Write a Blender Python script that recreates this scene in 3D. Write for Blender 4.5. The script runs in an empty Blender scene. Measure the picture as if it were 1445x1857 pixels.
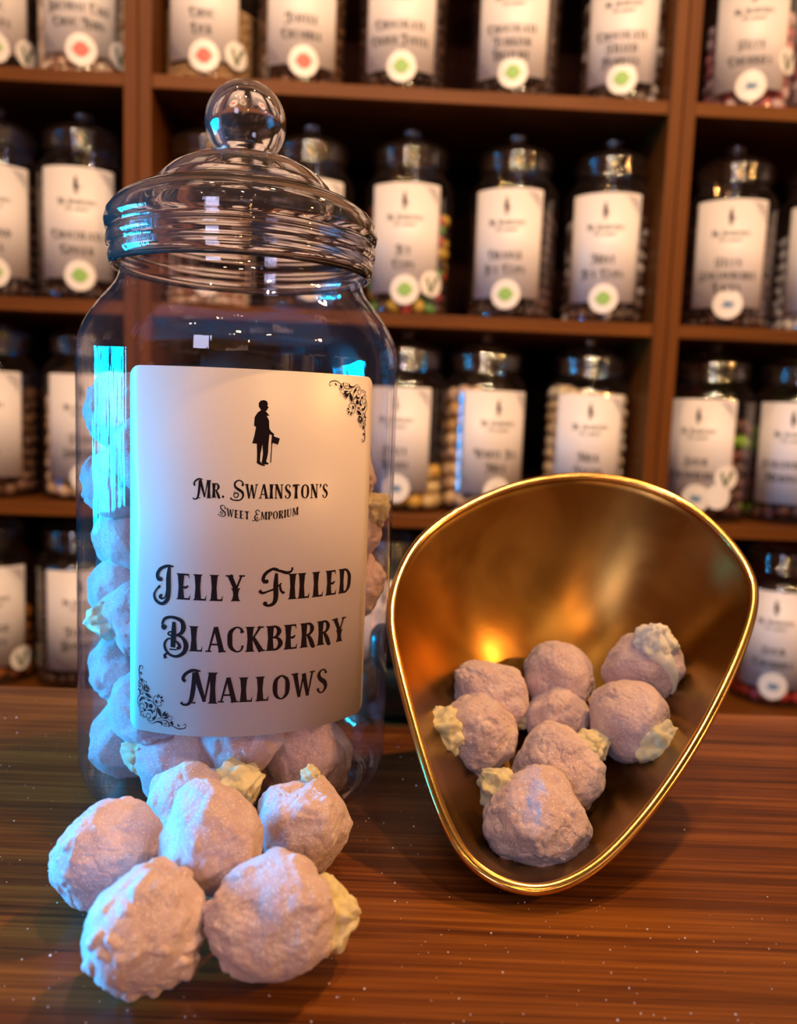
import bpy, bmesh, math, random
import numpy as np
from mathutils import Vector, Matrix, noise as mnoise
from mathutils.geometry import tessellate_polygon

random.seed(7)
SC = bpy.context.scene
COL = SC.collection
R_ = math.radians

# ------------------------------------------------------------------ camera
W, H, FPX = 1445.0, 1857.0, 1500.0
PITCH, ROLL = R_(6.8), R_(2.2)
CAMP = Vector((0, 0, .165))
FW = Vector((0, math.cos(PITCH), -math.sin(PITCH)))
_u0 = Vector((0, math.sin(PITCH), math.cos(PITCH)))
_r0 = Vector((1, 0, 0))
RT = _r0 * math.cos(ROLL) + _u0 * math.sin(ROLL)
UP = _u0 * math.cos(ROLL) - _r0 * math.sin(ROLL)
cd = bpy.data.cameras.new('camera')
cam = bpy.data.objects.new('camera', cd)
COL.objects.link(cam)
cam.matrix_world = Matrix(((RT.x, UP.x, -FW.x, CAMP.x), (RT.y, UP.y, -FW.y, CAMP.y),
                           (RT.z, UP.z, -FW.z, CAMP.z), (0, 0, 0, 1)))
cd.sensor_fit = 'VERTICAL'
cd.sensor_height = 36
cd.sensor_width = 36
cd.lens = FPX / H * 36
cd.clip_start = .01
cd.dof.use_dof = True
cd.dof.focus_distance = .305
cd.dof.aperture_fstop = 8.2
SC.camera = cam

# ------------------------------------------------------------------ colour management, light
SC.view_settings.view_transform = 'Standard'
SC.view_settings.look = 'None'
SC.view_settings.gamma = 1
SC.view_settings.use_curve_mapping = False
SC.view_settings.exposure = 0.0
SC.cycles.transparent_max_bounces = 32
SC.cycles.max_bounces = 10
SC.cycles.sample_clamp_indirect = 8
SC.cycles.caustics_refractive = False
SC.cycles.caustics_reflective = False

wd = bpy.data.worlds.new('room_ambient')
SC.world = wd
wd.use_nodes = True
wn = wd.node_tree.nodes
bg = wn['Background']
hot = wn.new('ShaderNodeMapRange'); hot.inputs[1].default_value = .60; hot.inputs[2].default_value = .70; hot.inputs[3].default_value = .085; hot.inputs[4].default_value = 1.7
# a dim, warm shop interior: slightly mottled so that glass and brass have something to mirror
tc = wn.new('ShaderNodeTexCoord')
nz = wn.new('ShaderNodeTexNoise'); nz.inputs['Scale'].default_value = 3.2; nz.inputs['Detail'].default_value = 3
rp = wn.new('ShaderNodeValToRGB')
rp.color_ramp.elements[0].position = .38; rp.color_ramp.elements[0].color = (.16, .085, .05, 1)
rp.color_ramp.elements[1].position = .66; rp.color_ramp.elements[1].color = (1.0, .55, .38, 1)
wd.node_tree.links.new(tc.outputs['Generated'], nz.inputs['Vector'])
wd.node_tree.links.new(nz.outputs['Fac'], rp.inputs['Fac'])
wd.node_tree.links.new(rp.outputs['Color'], bg.inputs['Color'])
wd.node_tree.links.new(nz.outputs['Fac'], hot.inputs[0]); wd.node_tree.links.new(hot.outputs[0], bg.inputs['Strength'])


def lamp(name, kind, loc, power, col, size=.05, size_y=None, target=None, spot=None):
    d = bpy.data.lights.new(name, kind)
    d.energy = power
    d.color = col
    if kind == 'AREA':
        d.shape = 'RECTANGLE'; d.size = size; d.size_y = size_y or size
    else:
        d.shadow_soft_size = size
    if spot:
        d.spot_size = R_(spot); d.spot_blend = .6
    o = bpy.data.objects.new(name, d)
    COL.objects.link(o)
    o.location = loc
    if target is not None:
        o.rotation_euler = (Vector(target) - Vector(loc)).to_track_quat('-Z', 'Y').to_euler()
    return o


WARM = (1.0, .48, .15)
wl_ = lamp('window_daylight', 'AREA', (-1.31, .30, .155), 88, (.0, .43, .95), .80, .50, (0, .19, .09))
wl_.data.spread = R_(70)
lamp('shop_front_daylight', 'AREA', (-.75, -1.9, .95), 8.5, (.70, .68, 1.0), .45, .6, (0, .5, .1))
lamp('key_downlight', 'SPOT', (.55, .66, 1.15), 40, WARM, .022, None, (.05, .30, 0), 60)
for _l, _p in (((.12, -1.0, 1.05), 7), ((1.45, -.25, .95), 50), ((.40, -1.3, .85), 7)):
    lamp('pendant_bulb', 'POINT', _l, _p, WARM, .03)
for _l, _p in (((-.28, -.8, 1.7), 4.5), ((.4, -.9, 1.75), 5.5), ((.1, -2.2, 1.6), 5), ((-.9, -1.2, 1.7), 4), ((1.1, -1.8, 1.6), 8),
               ((-.45, .30, 1.75), 5), ((.32, .26, 1.75), 30)):
    lamp('ceiling_and_fill_light', 'POINT', _l, _p, (1.0, .68, .36), .025)  # mostly added: highlights for the lid, fill for shelf rows and mallow tops
for _l, _t, _p, _c in (((-.45, -.35, 1.35), (-.30, 1.1, .40), 54, (1.0, .62, .32)), ((.55, -.35, 1.35), (.30, 1.1, .40), 64, (1.0, .62, .32)),
                       ((.05, -.40, 1.38), (.0, 1.1, .42), 46, (1.0, .80, .60))):
    lamp('added_shelf_fill', 'SPOT', _l, _p, _c, .025, None, _t, 54)  # added spots that brighten the shelf labels and spare the large jar

# ------------------------------------------------------------------ helpers
def ray(x, y):
    return FW + RT * ((x - W / 2) / FPX) - UP * ((y - H / 2) / FPX)


def atD(x, y, d): return CAMP + ray(x, y) * d


def atZ(x, y, z):
    d = ray(x, y); return CAMP + d * ((z - CAMP.z) / d.z)


YAW = R_(2.1)              # the shelving wall recedes slightly to the right
SO = Vector((0, 1.06, 0))
SU = Vector((math.cos(YAW), math.sin(YAW), 0))
SV = Vector((-math.sin(YAW), math.cos(YAW), 0))


def shelf_u(x, y, v):
    o = SO + SV * v; d = ray(x, y); t = (o - CAMP).dot(SV) / d.dot(SV)
    return (CAMP + d * t - o).dot(SU)


def sp(u, v, z): return SO + SU * u + SV * v + Vector((0, 0, z))


def tag(o, label=None, cat=None, group=None, kind=None):
    for k, v in (('label', label), ('category', cat), ('group', group), ('kind', kind)):
        if v: o[k] = v
    return o


def empty(name, loc=(0, 0, 0), rz=0):
    o = bpy.data.objects.new(name, None)
    COL.objects.link(o)
    o.location = loc; o.rotation_euler = (0, 0, rz); o.empty_display_size = .02
    return o


def mesh(name, verts, faces, mat=None, smooth=True):
    me = bpy.data.meshes.new(name)
    me.from_pydata([tuple(v) for v in verts], [], faces)
    me.update()
    if smooth:
        me.polygons.foreach_set('use_smooth', [True] * len(me.polygons))
    if mat: me.materials.append(mat)
    return me


def obj(name, me, parent=None, loc=None):
    o = bpy.data.objects.new(name, me)
    COL.objects.link(o)
    if parent: o.parent = parent
    if loc is not None: o.location = loc
    return o


def boxes(name, bs, mat, parent=None, bevel=.0015):
    """bs: list of (x0,x1,y0,y1,z0,z1) in the parent's frame -> one mesh"""
    bm = bmesh.new()
    for b in bs:
        r = bmesh.ops.create_cube(bm, size=1)
        for v in r['verts']:
            v.co = Vector(((b[0] + b[1]) / 2 + v.co.x * (b[1] - b[0]), (b[2] + b[3]) / 2 + v.co.y * (b[3] - b[2]),
                           (b[4] + b[5]) / 2 + v.co.z * (b[5] - b[4])))
    if bevel:
        bmesh.ops.bevel(bm, geom=bm.edges[:], offset=bevel, segments=2, affect='EDGES', profile=.5)
    me = bpy.data.meshes.new(name); bm.to_mesh(me); bm.free()
    me.materials.append(mat)
    return obj(name, me, parent)


def catmull(pts, n=6, closed=False):
    out = []; m = len(pts)
    P = [np.array(p, float) for p in pts]
    rng = range(m if closed else m - 1)
    for i in rng:
        if closed: a, b, c, d = P[(i - 1) % m], P[i], P[(i + 1) % m], P[(i + 2) % m]
        else: a, b, c, d = P[max(i - 1, 0)], P[i], P[i + 1], P[min(i + 2, m - 1)]
        for k in range(n):
            t = k / n
            out.append(.5 * ((2 * b) + (c - a) * t + (2 * a - 5 * b + 4 * c - d) * t * t + (3 * b - a - 3 * c + d) * t ** 3))
    if not closed: out.append(P[-1])
    return out


def lathe(name, prof, mat, parent=None, seg=96, close=False):
    vs, fs = [], []
    n = len(prof)
    for (r, z) in prof:
        for k in range(seg):
            a = 2 * math.pi * k / seg
            vs.append((r * math.cos(a), r * math.sin(a), z))
    for i in range(n if close else n - 1):
        j = (i + 1) % n
        for k in range(seg):
            l = (k + 1) % seg
            fs.append((i * seg + k, i * seg + l, j * seg + l, j * seg + k))
    me = mesh(name, vs, fs, mat)
    bm = bmesh.new(); bm.from_mesh(me)
    bmesh.ops.remove_doubles(bm, verts=bm.verts, dist=1e-6)
    bmesh.ops.dissolve_degenerate(bm, dist=1e-7, edges=bm.edges)
    bmesh.ops.recalc_face_normals(bm, faces=bm.faces)
    bm.to_mesh(me); bm.free()
    me.polygons.foreach_set('use_smooth', [True] * len(me.polygons))
    return obj(name, me, parent)


# ------------------------------------------------------------------ materials
def newmat(name):
    m = bpy.data.materials.new(name); m.use_nodes = True
    nt = m.node_tree
    return m, nt, nt.nodes, nt.links, nt.nodes['Principled BSDF']


def plain(name, col, rough=.5, metal=0, spec=.5, coat=0):
    m, nt, N, L, P = newmat(name)
    P.inputs['Base Color'].default_value = (*col, 1)
    P.inputs['Roughness'].default_value = rough
    P.inputs['Metallic'].default_value = metal
    P.inputs['Specular IOR Level'].default_value = spec
    P.inputs['Coat Weight'].default_value = coat
    return m


def mapped(N, L, scale, coord='Object', rot=(0, 0, 0)):
    tc = N.new('ShaderNodeTexCoord'); mp = N.new('ShaderNodeMapping')
    mp.inputs['Scale'].default_value = scale; mp.inputs['Rotation'].default_value = rot
    L.new(tc.outputs[coord], mp.inputs['Vector'])
    return mp.outputs['Vector']


def noise_(N, L, vec, scale, detail=4, rough=.55, dist=0):
    n = N.new('ShaderNodeTexNoise')
    n.inputs['Scale'].default_value = scale; n.inputs['Detail'].default_value = detail
    n.inputs['Roughness'].default_value = rough; n.inputs['Distortion'].default_value = dist
    L.new(vec, n.inputs['Vector'])
    return n.outputs['Fac']


def ramp(N, L, fac, stops):
    r = N.new('ShaderNodeValToRGB'); e = r.color_ramp.elements
    while len(e) < len(stops): e.new(.5)
    for i, (p, c) in enumerate(stops):
        e[i].position = p; e[i].color = (*c, 1)
    L.new(fac, r.inputs['Fac'])
    return r.outputs['Color']


def mixc(N, L, a, b, fac, mode='MIX'):
    m = N.new('ShaderNodeMix'); m.data_type = 'RGBA'; m.blend_type = mode
    for s, v in ((m.inputs[0], fac), (m.inputs[6], a), (m.inputs[7], b)):
        if hasattr(v, 'is_output'): L.new(v, s)
        else: s.default_value = v if isinstance(v, float) else (*v, 1)
    return m.outputs[2]


def mathn(N, L, op, a, b=0.0):
    m = N.new('ShaderNodeMath'); m.operation = op
    for s, v in ((m.inputs[0], a), (m.inputs[1], b)):
        if hasattr(v, 'is_output'): L.new(v, s)
        else: s.default_value = v
    return m.outputs[0]


def bump(N, L, P, h, strength, dist):
    b = N.new('ShaderNodeBump'); b.inputs['Strength'].default_value = strength
    b.inputs['Distance'].default_value = dist
    L.new(h, b.inputs['Height']); L.new(b.outputs['Normal'], P.inputs['Normal'])
    return b


def wood(name, along, dark, mid, light, rough=(.32, .5), scale=1.0, bumpd=.0006):
    m, nt, N, L, P = newmat(name)
    s = [95 * scale] * 3; s['xyz'.index(along)] = 3.0 * scale
    v = mapped(N, L, s)
    g1 = noise_(N, L, v, 1.0, 6, .62, .5)
    s2 = [520 * scale] * 3; s2['xyz'.index(along)] = 9 * scale
    g2 = noise_(N, L, mapped(N, L, s2), 1.0, 3, .6)
    s3 = [9 * scale] * 3; s3['xyz'.index(along)] = 1.0 * scale
    g3 = noise_(N, L, mapped(N, L, s3), 1.0, 3, .5, 1.2)
    a = mathn(N, L, 'MULTIPLY', g1, .45)
    b = mathn(N, L, 'MULTIPLY', g2, .4)
    c = mathn(N, L, 'MULTIPLY', g3, .25)
    f = mathn(N, L, 'ADD', mathn(N, L, 'ADD', a, b), c)
    col = ramp(N, L, f, [(.42, dark), (.53, mid), (.68, light)])
    L.new(col, P.inputs['Base Color'])
    rr = N.new('ShaderNodeMapRange'); rr.inputs[3].default_value = rough[1]; rr.inputs[4].default_value = rough[0]
    rr.inputs[1].default_value = .35; rr.inputs[2].default_value = .65
    L.new(f, rr.inputs[0]); L.new(rr.outputs[0], P.inputs['Roughness'])
    P.inputs['Specular IOR Level'].default_value = .28 if along == 'x' and scale == 1.0 else .14
    bump(N, L, P, f, .5, bumpd)
    return m


M = {}
M['counter'] = wood('counter_wood', 'x', (.026, .006, .002), (.115, .031, .006), (.27, .092, .015), (.30, .42))
M['shelf_h'] = wood('shelf_wood', 'x', (.070, .020, .004), (.115, .035, .005), (.155, .050, .008), (.4, .55), .7)
M['shelf_v'] = wood('upright_wood', 'z', (.062, .016, .003), (.100, .029, .004), (.135, .043, .007), (.4, .55), .7)
M['shelf_back_shade'] = wood('shaded_back_board_wood', 'z', (.008, .0015, .001), (.012, .002, .001), (.018, .004, .002), (.8, .9), .7)  # dark brown wood with the recess shade put into its colour
M['shelf_back_shade'].node_tree.nodes['Principled BSDF'].inputs['Specular IOR Level'].default_value = .08
M['wall'] = plain('painted_wall', (.22, .13, .10), .8)
M['floor'] = wood('floor_boards', 'y', (.05, .02, .01), (.10, .04, .02), (.16, .07, .03), scale=.3)
M['frame'] = plain('window_frame_paint', (.05, .12, .16), .5)
M['ink'] = plain('label_ink', (.010, .004, .008), .6, 0, .2)
M['ink_soft'] = plain('label_grey_ink', (.22, .19, .26), .6)
M['green'] = plain('sticker_green', (.22, .42, .09), .5)
M['red'] = plain('sticker_red', (.75, .09, .06), .5)
M['blue'] = plain('sticker_blue', (.12, .22, .36), .5)
M['vgrey'] = plain('sticker_leaf_grey', (.12, .15, .08), .5)
M['iron'] = plain('green_enamelled_iron', (.012, .022, .014), .3, 0, .5, .3)


def paper(name, col):
    m, nt, N, L, P = newmat(name)
    v = mapped(N, L, (1, 1, 1))
    n = noise_(N, L, v, 900, 3, .6)
    L.new(mixc(N, L, col, tuple(c * .93 for c in col), n), P.inputs['Base Color'])
    P.inputs['Roughness'].default_value = .42
    bump(N, L, P, n, .15, .0001)
    return m


M['paper'] = paper('label_paper', (.70, .64, .65))
M['sticker'] = paper('sticker_paper', (.74, .69, .68))


def shell_glass(name, tint, haze, body=0.0, streak=0.0, r0=.055, rough=.02):
    """thin clear jar wall: passes light straight on, mirrors more towards grazing"""
    m = bpy.data.materials.new(name); m.use_nodes = True
    nt = m.node_tree; N = nt.nodes; L = nt.links
    N.remove(N['Principled BSDF']); out = N['Material Output']
    tr = N.new('ShaderNodeBsdfTransparent'); tr.inputs[0].default_value = (*tint, 1)
    gl = N.new('ShaderNodeBsdfGlossy'); gl.inputs['Roughness'].default_value = rough
    df = N.new('ShaderNodeBsdfDiffuse'); df.inputs[0].default_value = (*haze, 1)
    lw = N.new('ShaderNodeLayerWeight'); lw.inputs[0].default_value = .5
    p5 = mathn(N, L, 'POWER', lw.outputs['Facing'], 5.0)
    fr = mathn(N, L, 'ADD', mathn(N, L, 'MULTIPLY', p5, 1 - r0), r0)
    p3 = mathn(N, L, 'POWER', lw.outputs['Facing'], 3.0)
    hz = mathn(N, L, 'ADD', mathn(N, L, 'MULTIPLY', p3, body * 5), body)
    m1 = N.new('ShaderNodeMixShader'); L.new(hz, m1.inputs[0]); L.new(tr.outputs[0], m1.inputs[1]); L.new(df.outputs[0], m1.inputs[2])
    m2 = N.new('ShaderNodeMixShader'); L.new(fr, m2.inputs[0]); L.new(m1.outputs[0], m2.inputs[1]); L.new(gl.outputs[0], m2.inputs[2])
    L.new(m2.outputs[0], out.inputs[0])
    if streak:
        n1 = noise_(N, L, mapped(N, L, (260, 260, 5)), 1, 2, .5)
        n2 = noise_(N, L, mapped(N, L, (30, 30, 30)), 1, 2, .5)
        hh = mathn(N, L, 'ADD', n1, mathn(N, L, 'MULTIPLY', n2, 2.0))
        b = N.new('ShaderNodeBump'); b.inputs['Strength'].default_value = streak; b.inputs['Distance'].default_value = .0004
        L.new(hh, b.inputs['Height']); L.new(b.outputs['Normal'], gl.inputs['Normal'])
    return m


M['jar'] = shell_glass('clear_jar_wall', (.95, .92, .94), (.50, .37, .38), .009, .35, .09, .012)
M['shelf_jar'] = shell_glass('shelf_jar_wall', (.9, .88, .88), (.4, .3, .28), .008, 0, .11, .05)
M['shelf_lid'] = shell_glass('shelf_jar_lid_wall', (.86, .82, .80), (.35, .26, .22), .014, 0, .30, .05)
gm, nt, N, L, P = newmat('clear_lid_glass')
P.inputs['Base Color'].default_value = (.97, .95, .96, 1); P.inputs['Roughness'].default_value = .0
P.inputs['Transmission Weight'].default_value = .975; P.inputs['IOR'].default_value = 1.46
M['lid'] = gm


def mallow_mat(name, c1, c2, sparkle=1.0):
    m, nt, N, L, P = newmat(name)
    v = mapped(N, L, (1, 1, 1))
    n1 = noise_(N, L, v, 1.3, 4, .6)
    base = mixc(N, L, c1, c2, ramp(N, L, n1, [(.38, (0, 0, 0)), (.62, (1, 1, 1))]))
    vo = N.new('ShaderNodeTexVoronoi'); vo.inputs['Scale'].default_value = 31; L.new(v, vo.inputs['Vector'])
    near = mathn(N, L, 'LESS_THAN', vo.outputs['Distance'], .36)
    sep = N.new('ShaderNodeSeparateColor'); L.new(vo.outputs['Color'], sep.inputs[0])
    rare = mathn(N, L, 'GREATER_THAN', sep.outputs[0], 1 - .36 * sparkle)
    sk = mathn(N, L, 'MULTIPLY', near, rare)
    L.new(mixc(N, L, base, (1.0, .97, 1.0), sk), P.inputs['Base Color'])
    rr = N.new('ShaderNodeMapRange'); rr.inputs[3].default_value = .75; rr.inputs[4].default_value = .22
    L.new(sk, rr.inputs[0]); L.new(rr.outputs[0], P.inputs['Roughness'])
    n2 = noise_(N, L, v, 48, 3, .7)
    n3 = noise_(N, L, v, 9, 4, .6)
    h = mathn(N, L, 'ADD', mathn(N, L, 'MULTIPLY', n2, .5), mathn(N, L, 'ADD', mathn(N, L, 'MULTIPLY', n3, .6), mathn(N, L, 'MULTIPLY', sk, .5)))
    bump(N, L, P, h, .75, .0009)
    P.inputs['Sheen Weight'].default_value = .35; P.inputs['Sheen Roughness'].default_value = .4
    return m


M['mallow'] = mallow_mat('sugared_lilac_mallow', (.60, .44, .49), (.72, .57, .63))
M['cream'] = mallow_mat('pale_yellow_cream', (.88, .78, .42), (.92, .86, .60), .7)
M['cream_white'] = mallow_mat('white_cream', (.90, .90, .82), (.95, .95, .90), .2)
M['sugar'] = plain('sugar_crystals', (.88, .80, .76), .3)


def brass(name, base, dark, rough):
    m, nt, N, L, P = newmat(name)
    v = mapped(N, L, (1, 1, 1))
    n1 = noise_(N, L, v, 22, 3, .5, .6)
    n2 = noise_(N, L, mapped(N, L, (60, 500, 500)), 1, 3, .6)
    c = mixc(N, L, dark, base, ramp(N, L, n1, [(.35, (0, 0, 0)), (.62, (1, 1, 1))]))
    L.new(c, P.inputs['Base Color']); P.inputs['Metallic'].default_value = 1
    rr = N.new('ShaderNodeMapRange'); rr.inputs[3].default_value = rough * .8; rr.inputs[4].default_value = rough * 1.35
    L.new(n1, rr.inputs[0]); L.new(rr.outputs[0], P.inputs['Roughness'])
    bump(N, L, P, mathn(N, L, 'ADD', n1, mathn(N, L, 'MULTIPLY', n2, .25)), .18, .0006)
    return m


M['brass'] = brass('aged_brass', (.50, .275, .062), (.31, .145, .030), .29)
M['brass_rim'] = brass('polished_brass_edge', (.92, .60, .20), (.75, .42, .11), .17)


def sweets_mat(name, cols, rough=.45):
    m, nt, N, L, P = newmat(name)
    gi = N.new('ShaderNodeNewGeometry')
    st = [((i + .0) / len(cols), c) for i, c in enumerate(cols)]
    c = ramp(N, L, gi.outputs['Random Per Island'], st)
    c.node.color_ramp.interpolation = 'CONSTANT'
    L.new(c, P.inputs['Base Color']); P.inputs['Roughness'].default_value = rough
    return m


KINDS = {
    'dark': ('chocolate_sweets', [(.045, .015, .008), (.07, .025, .012), (.03, .010, .006)], .009),
    'nibs': ('birthday_sweets', [(.75, .55, .42), (.62, .40, .30), (.85, .75, .6), (.4, .2, .12)], .006),
    'tan': ('tan_sweets', [(.42, .26, .12), (.50, .32, .16)], .005),
    'toffee': ('toffee_pieces', [(.11, .045, .02), (.16, .07, .03)], .010),
    'pebble': ('sweet_pebbles', [(.09, .05, .03), (.5, .45, .42), (.12, .06, .04), (.2, .14, .12)], .010),
    'pink': ('cherry_sweets', [(.62, .22, .22), (.75, .55, .55), (.55, .15, .16)], .012),
    'white': ('white_sweets', [(.72, .66, .6), (.8, .76, .7)], .010),
    'yellow': ('yellow_sweets', [(.75, .45, .08), (.7, .5, .2), (.8, .62, .3)], .013),
    'cream': ('cream_sweets', [(.80, .66, .42), (.75, .56, .33), (.85, .76, .6)], .011),
    'peach': ('peach_sweets', [(.72, .42, .16), (.78, .55, .32), (.7, .5, .35)], .012),
    'orange': ('orange_sweets', [(.7, .24, .02), (.45, .14, .03), (.25, .08, .03)], .013),
    'red': ('red_sweets', [(.35, .02, .02), (.5, .04, .03)], .011),
    'greenred': ('watermelon_sweets', [(.10, .03, .02), (.22, .42, .02), (.28, .05, .04), (.09, .04, .03)], .012),
    'brown': ('brown_sweets', [(.13, .06, .035), (.18, .085, .045), (.1, .045, .03)], .010),
    'mixed': ('mixed_sweets', [(.5, .05, .04), (.6, .4, .05), (.07, .03, .02), (.1, .3, .05), (.05, .02, .02)], .010),
}

# ------------------------------------------------------------------ lettering
# decorative small-caps drawn as strokes; baseline 0, small cap height 1
def stroke(pts, ws, n=5, smooth=True):
    ws = list(ws) if hasattr(ws, '__len__') else [ws] * len(pts)
    P3 = [(p[0], p[1], w) for p, w in zip(pts, ws)]
    c = catmull(P3, n) if smooth and len(P3) > 2 else [np.array(p, float) for p in P3]
    L_, R2 = [], []
    for i, p in enumerate(c):
        a = c[max(i - 1, 0)]; b = c[min(i + 1, len(c) - 1)]
        t = (b - a)[:2]; t = t / (np.hypot(*t) + 1e-9); nn = np.array((-t[1], t[0]))
        w = max(p[2], .004) / 2
        L_.append(tuple(p[:2] + nn * w)); R2.append(tuple(p[:2] - nn * w))
    return ('strip', L_, R2)


def disc(x, y, r, n=12, ry=None):
    ry = ry or r
    return ('poly', [(x + r * math.cos(2 * math.pi * k / n), y + ry * math.sin(2 * math.pi * k / n)) for k in range(n)])


def stem(x, y0=0., y1=1., w=.225, s=.085, lean=0.):
    h = w / 2
    p = [(x - h - s, y0), (x + h + s, y0), (x + h + .02, y0 + .07), (x + h * .86, (y0 + y1) / 2), (x + h + .02, y1 - .07),
         (x + h + s, y1), (x - h - s, y1), (x - h - .02, y1 - .07), (x - h * .86, (y0 + y1) / 2), (x - h - .02, y0 + .07)]
    return ('poly', [(a + lean * b, b) for a, b in p])


def arm(x0, x1, y, up, t=.07):
    return ('poly', [(x0, y - t / 2), (x1, y - t / 2), (x1 + .02, y + up), (x1 - .05, y + t / 2 if up > 0 else y + t / 2), (x0, y + t / 2)]) if up > 0 else \
           ('poly', [(x0, y + t / 2), (x1, y + t / 2), (x1 + .02, y + up), (x1 - .05, y - t / 2), (x0, y - t / 2)])


def dg(x0, y0, x1, y1, w0, w1=None): return stroke([(x0, y0), (x1, y1)], [w0, w1 or w0], smooth=False)


def srf(x, y, w=.24, t=.06): return ('poly', [(x - w / 2, y - t / 2), (x + w / 2, y - t / 2), (x + w / 2, y + t / 2), (x - w / 2, y + t / 2)])


G = {
    'A': (.74, [dg(.10, 0, .36, 1, .07, .10), dg(.38, 1, .62, 0, .17, .21), srf(.10, .03), srf(.63, .03, .3), dg(.17, .3, .56, .3, .07)]),
    'B': (.66, [stem(.17), stroke([(.17, .96), (.40, .95), (.52, .77), (.40, .56), (.2, .53)], [.07, .1, .19, .1, .06]),
                stroke([(.2, .53), (.45, .50), (.58, .28), (.44, .06), (.17, .04)], [.06, .1, .2, .1, .07])]),
    'C': (.66, [stroke([(.60, .76), (.54, .93), (.36, .98), (.15, .80), (.12, .5), (.16, .2), (.38, .02), (.56, .08), (.62, .26)],
                       [.16, .08, .07, .17, .2, .17, .07, .07, .10])]),
    'D': (.70, [stem(.17), stroke([(.17, .96), (.42, .94), (.60, .72), (.61, .5), (.58, .26), (.42, .06), (.17, .04)], [.07, .1, .18, .2, .18, .1, .07])]),
    'E': (.62, [stem(.17), arm(.17, .50, .965, -.18), arm(.17, .54, .035, .2), stroke([(.2, .5), (.36, .47), (.47, .55)], [.06, .1, .05])]),
    'F': (.58, [stem(.17), arm(.17, .52, .965, -.18), stroke([(.2, .5), (.36, .47), (.46, .55)], [.06, .1, .05])]),
    'G': (.70, [stroke([(.60, .78), (.54, .93), (.36, .98), (.15, .80), (.12, .5), (.16, .2), (.36, .02), (.52, .08)],
                       [.16, .08, .07, .17, .2, .17, .07, .08]), stem(.56, 0, .45, .17, .05)]),
    'H': (.78, [stem(.17), stem(.61), dg(.17, .5, .61, .5, .07)]),
    'I': (.34, [stem(.17)]),
    'J': (.50, [stem(.32, .15, 1), stroke([(.32, .2), (.26, .02), (.12, .0), (.06, .12)], [.19, .1, .1, .14])]),
    'K': (.74, [stem(.17), dg(.24, .46, .58, 1, .06, .1), dg(.30, .56, .62, 0, .14, .21), srf(.58, .97, .26), srf(.63, .03, .28)]),
    'L': (.58, [stem(.17), arm(.17, .50, .035, .2)]),
    'M': (.96, [dg(.13, 0, .18, 1, .09), dg(.20, 1, .47, .06, .2, .12), dg(.47, .06, .72, 1, .06, .09), stem(.78), srf(.13, .03, .24), srf(.16, .97, .24)]),
    'N': (.76, [dg(.14, 0, .14, 1, .08), dg(.16, 1, .60, .02, .2), dg(.61, 0, .61, 1, .08), srf(.14, .03), srf(.61, .97), srf(.12, .97, .24)]),
    'O': (.76, [stroke([(.38, .98), (.17, .82), (.12, .5), (.17, .18), (.38, .02), (.59, .18), (.64, .5), (.59, .82), (.38, .98)],
                       [.06, .15, .2, .15, .06, .15, .2, .15, .06])]),
    'P': (.62, [stem(.17), stroke([(.17, .96), (.42, .95), (.54, .74), (.44, .5), (.2, .45)], [.07, .1, .2, .1, .06])]),
    'R': (.70, [stem(.17), stroke([(.17, .96), (.42, .95), (.53, .75), (.42, .54), (.2, .5)], [.07, .1, .19, .1, .06]),
                stroke([(.32, .52), (.46, .3), (.58, .03), (.68, .02)], [.1, .18, .19, .06])]),
    'S': (.58, [stroke([(.48, .80), (.40, .95), (.24, .96), (.12, .8), (.2, .6), (.40, .44), (.47, .24), (.34, .04), (.16, .05), (.08, .22)],
                       [.13, .07, .07, .15, .18, .2, .16, .07, .07, .14])]),
    'T': (.68, [stem(.34), arm(.34, .62, .965, -.16), arm(.34, .06, .965, -.16)]),
    'U': (.74, [stroke([(.16, 1), (.16, .3), (.26, .06), (.42, .03), (.56, .14), (.60, .4), (.60, 1)], [.2, .19, .12, .07, .07, .08, .08]), srf(.16, .97, .32), srf(.60, .97)]),
    'V': (.72, [dg(.12, 1, .37, 0, .2, .14), dg(.37, 0, .60, 1, .06, .09), srf(.12, .97, .32), srf(.60, .97)]),
    'W': (1.02, [dg(.12, 1, .32, 0, .2, .14), dg(.33, 0, .50, .95, .06, .08), dg(.50, .95, .70, 0, .19, .14), dg(.71, 0, .90, 1, .06, .09), srf(.12, .97, .3), srf(.90, .97)]),
    'X': (.70, [dg(.12, 1, .60, 0, .2), dg(.12, 0, .58, 1, .07), srf(.12, .97, .28), srf(.60, .03, .28)]),
    'Y': (.72, [dg(.12, 1, .37, .46, .19, .17), dg(.60, 1, .39, .46, .08, .07), stem(.37, 0, .5), srf(.12, .97, .3), srf(.61, .97, .24)]),
    'Z': (.64, [dg(.12, .04, .54, .96, .15), arm(.1, .5, .035, .2), ('poly', [(.08, 1), (.08, .78), (.14, .93), (.56, .93), (.56, 1)])]),
    '.': (.24, [disc(.12, .09, .09)]),
    "'": (.22, [stroke([(.12, 1.0), (.13, .85), (.06, .72)], [.17, .12, .03])]),
    ' ': (.55, []),
}
CURL_T = lambda x, y: stroke([(x + .30, y), (x + .05, y + .03), (x - .18, y - .08), (x - .27, y - .28), (x - .17, y - .42), (x - .06, y - .34)],
                             [.05, .09, .10, .15, .17, .06])
CURL_B = lambda x, y: stroke([(x + .08, y + .12), (x - .02, y - .08), (x - .2, y - .13), (x - .34, y - .04), (x - .30, y + .07), (x - .22, y + .04)],
                             [.12, .10, .09, .10, .13, .05])
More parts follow.
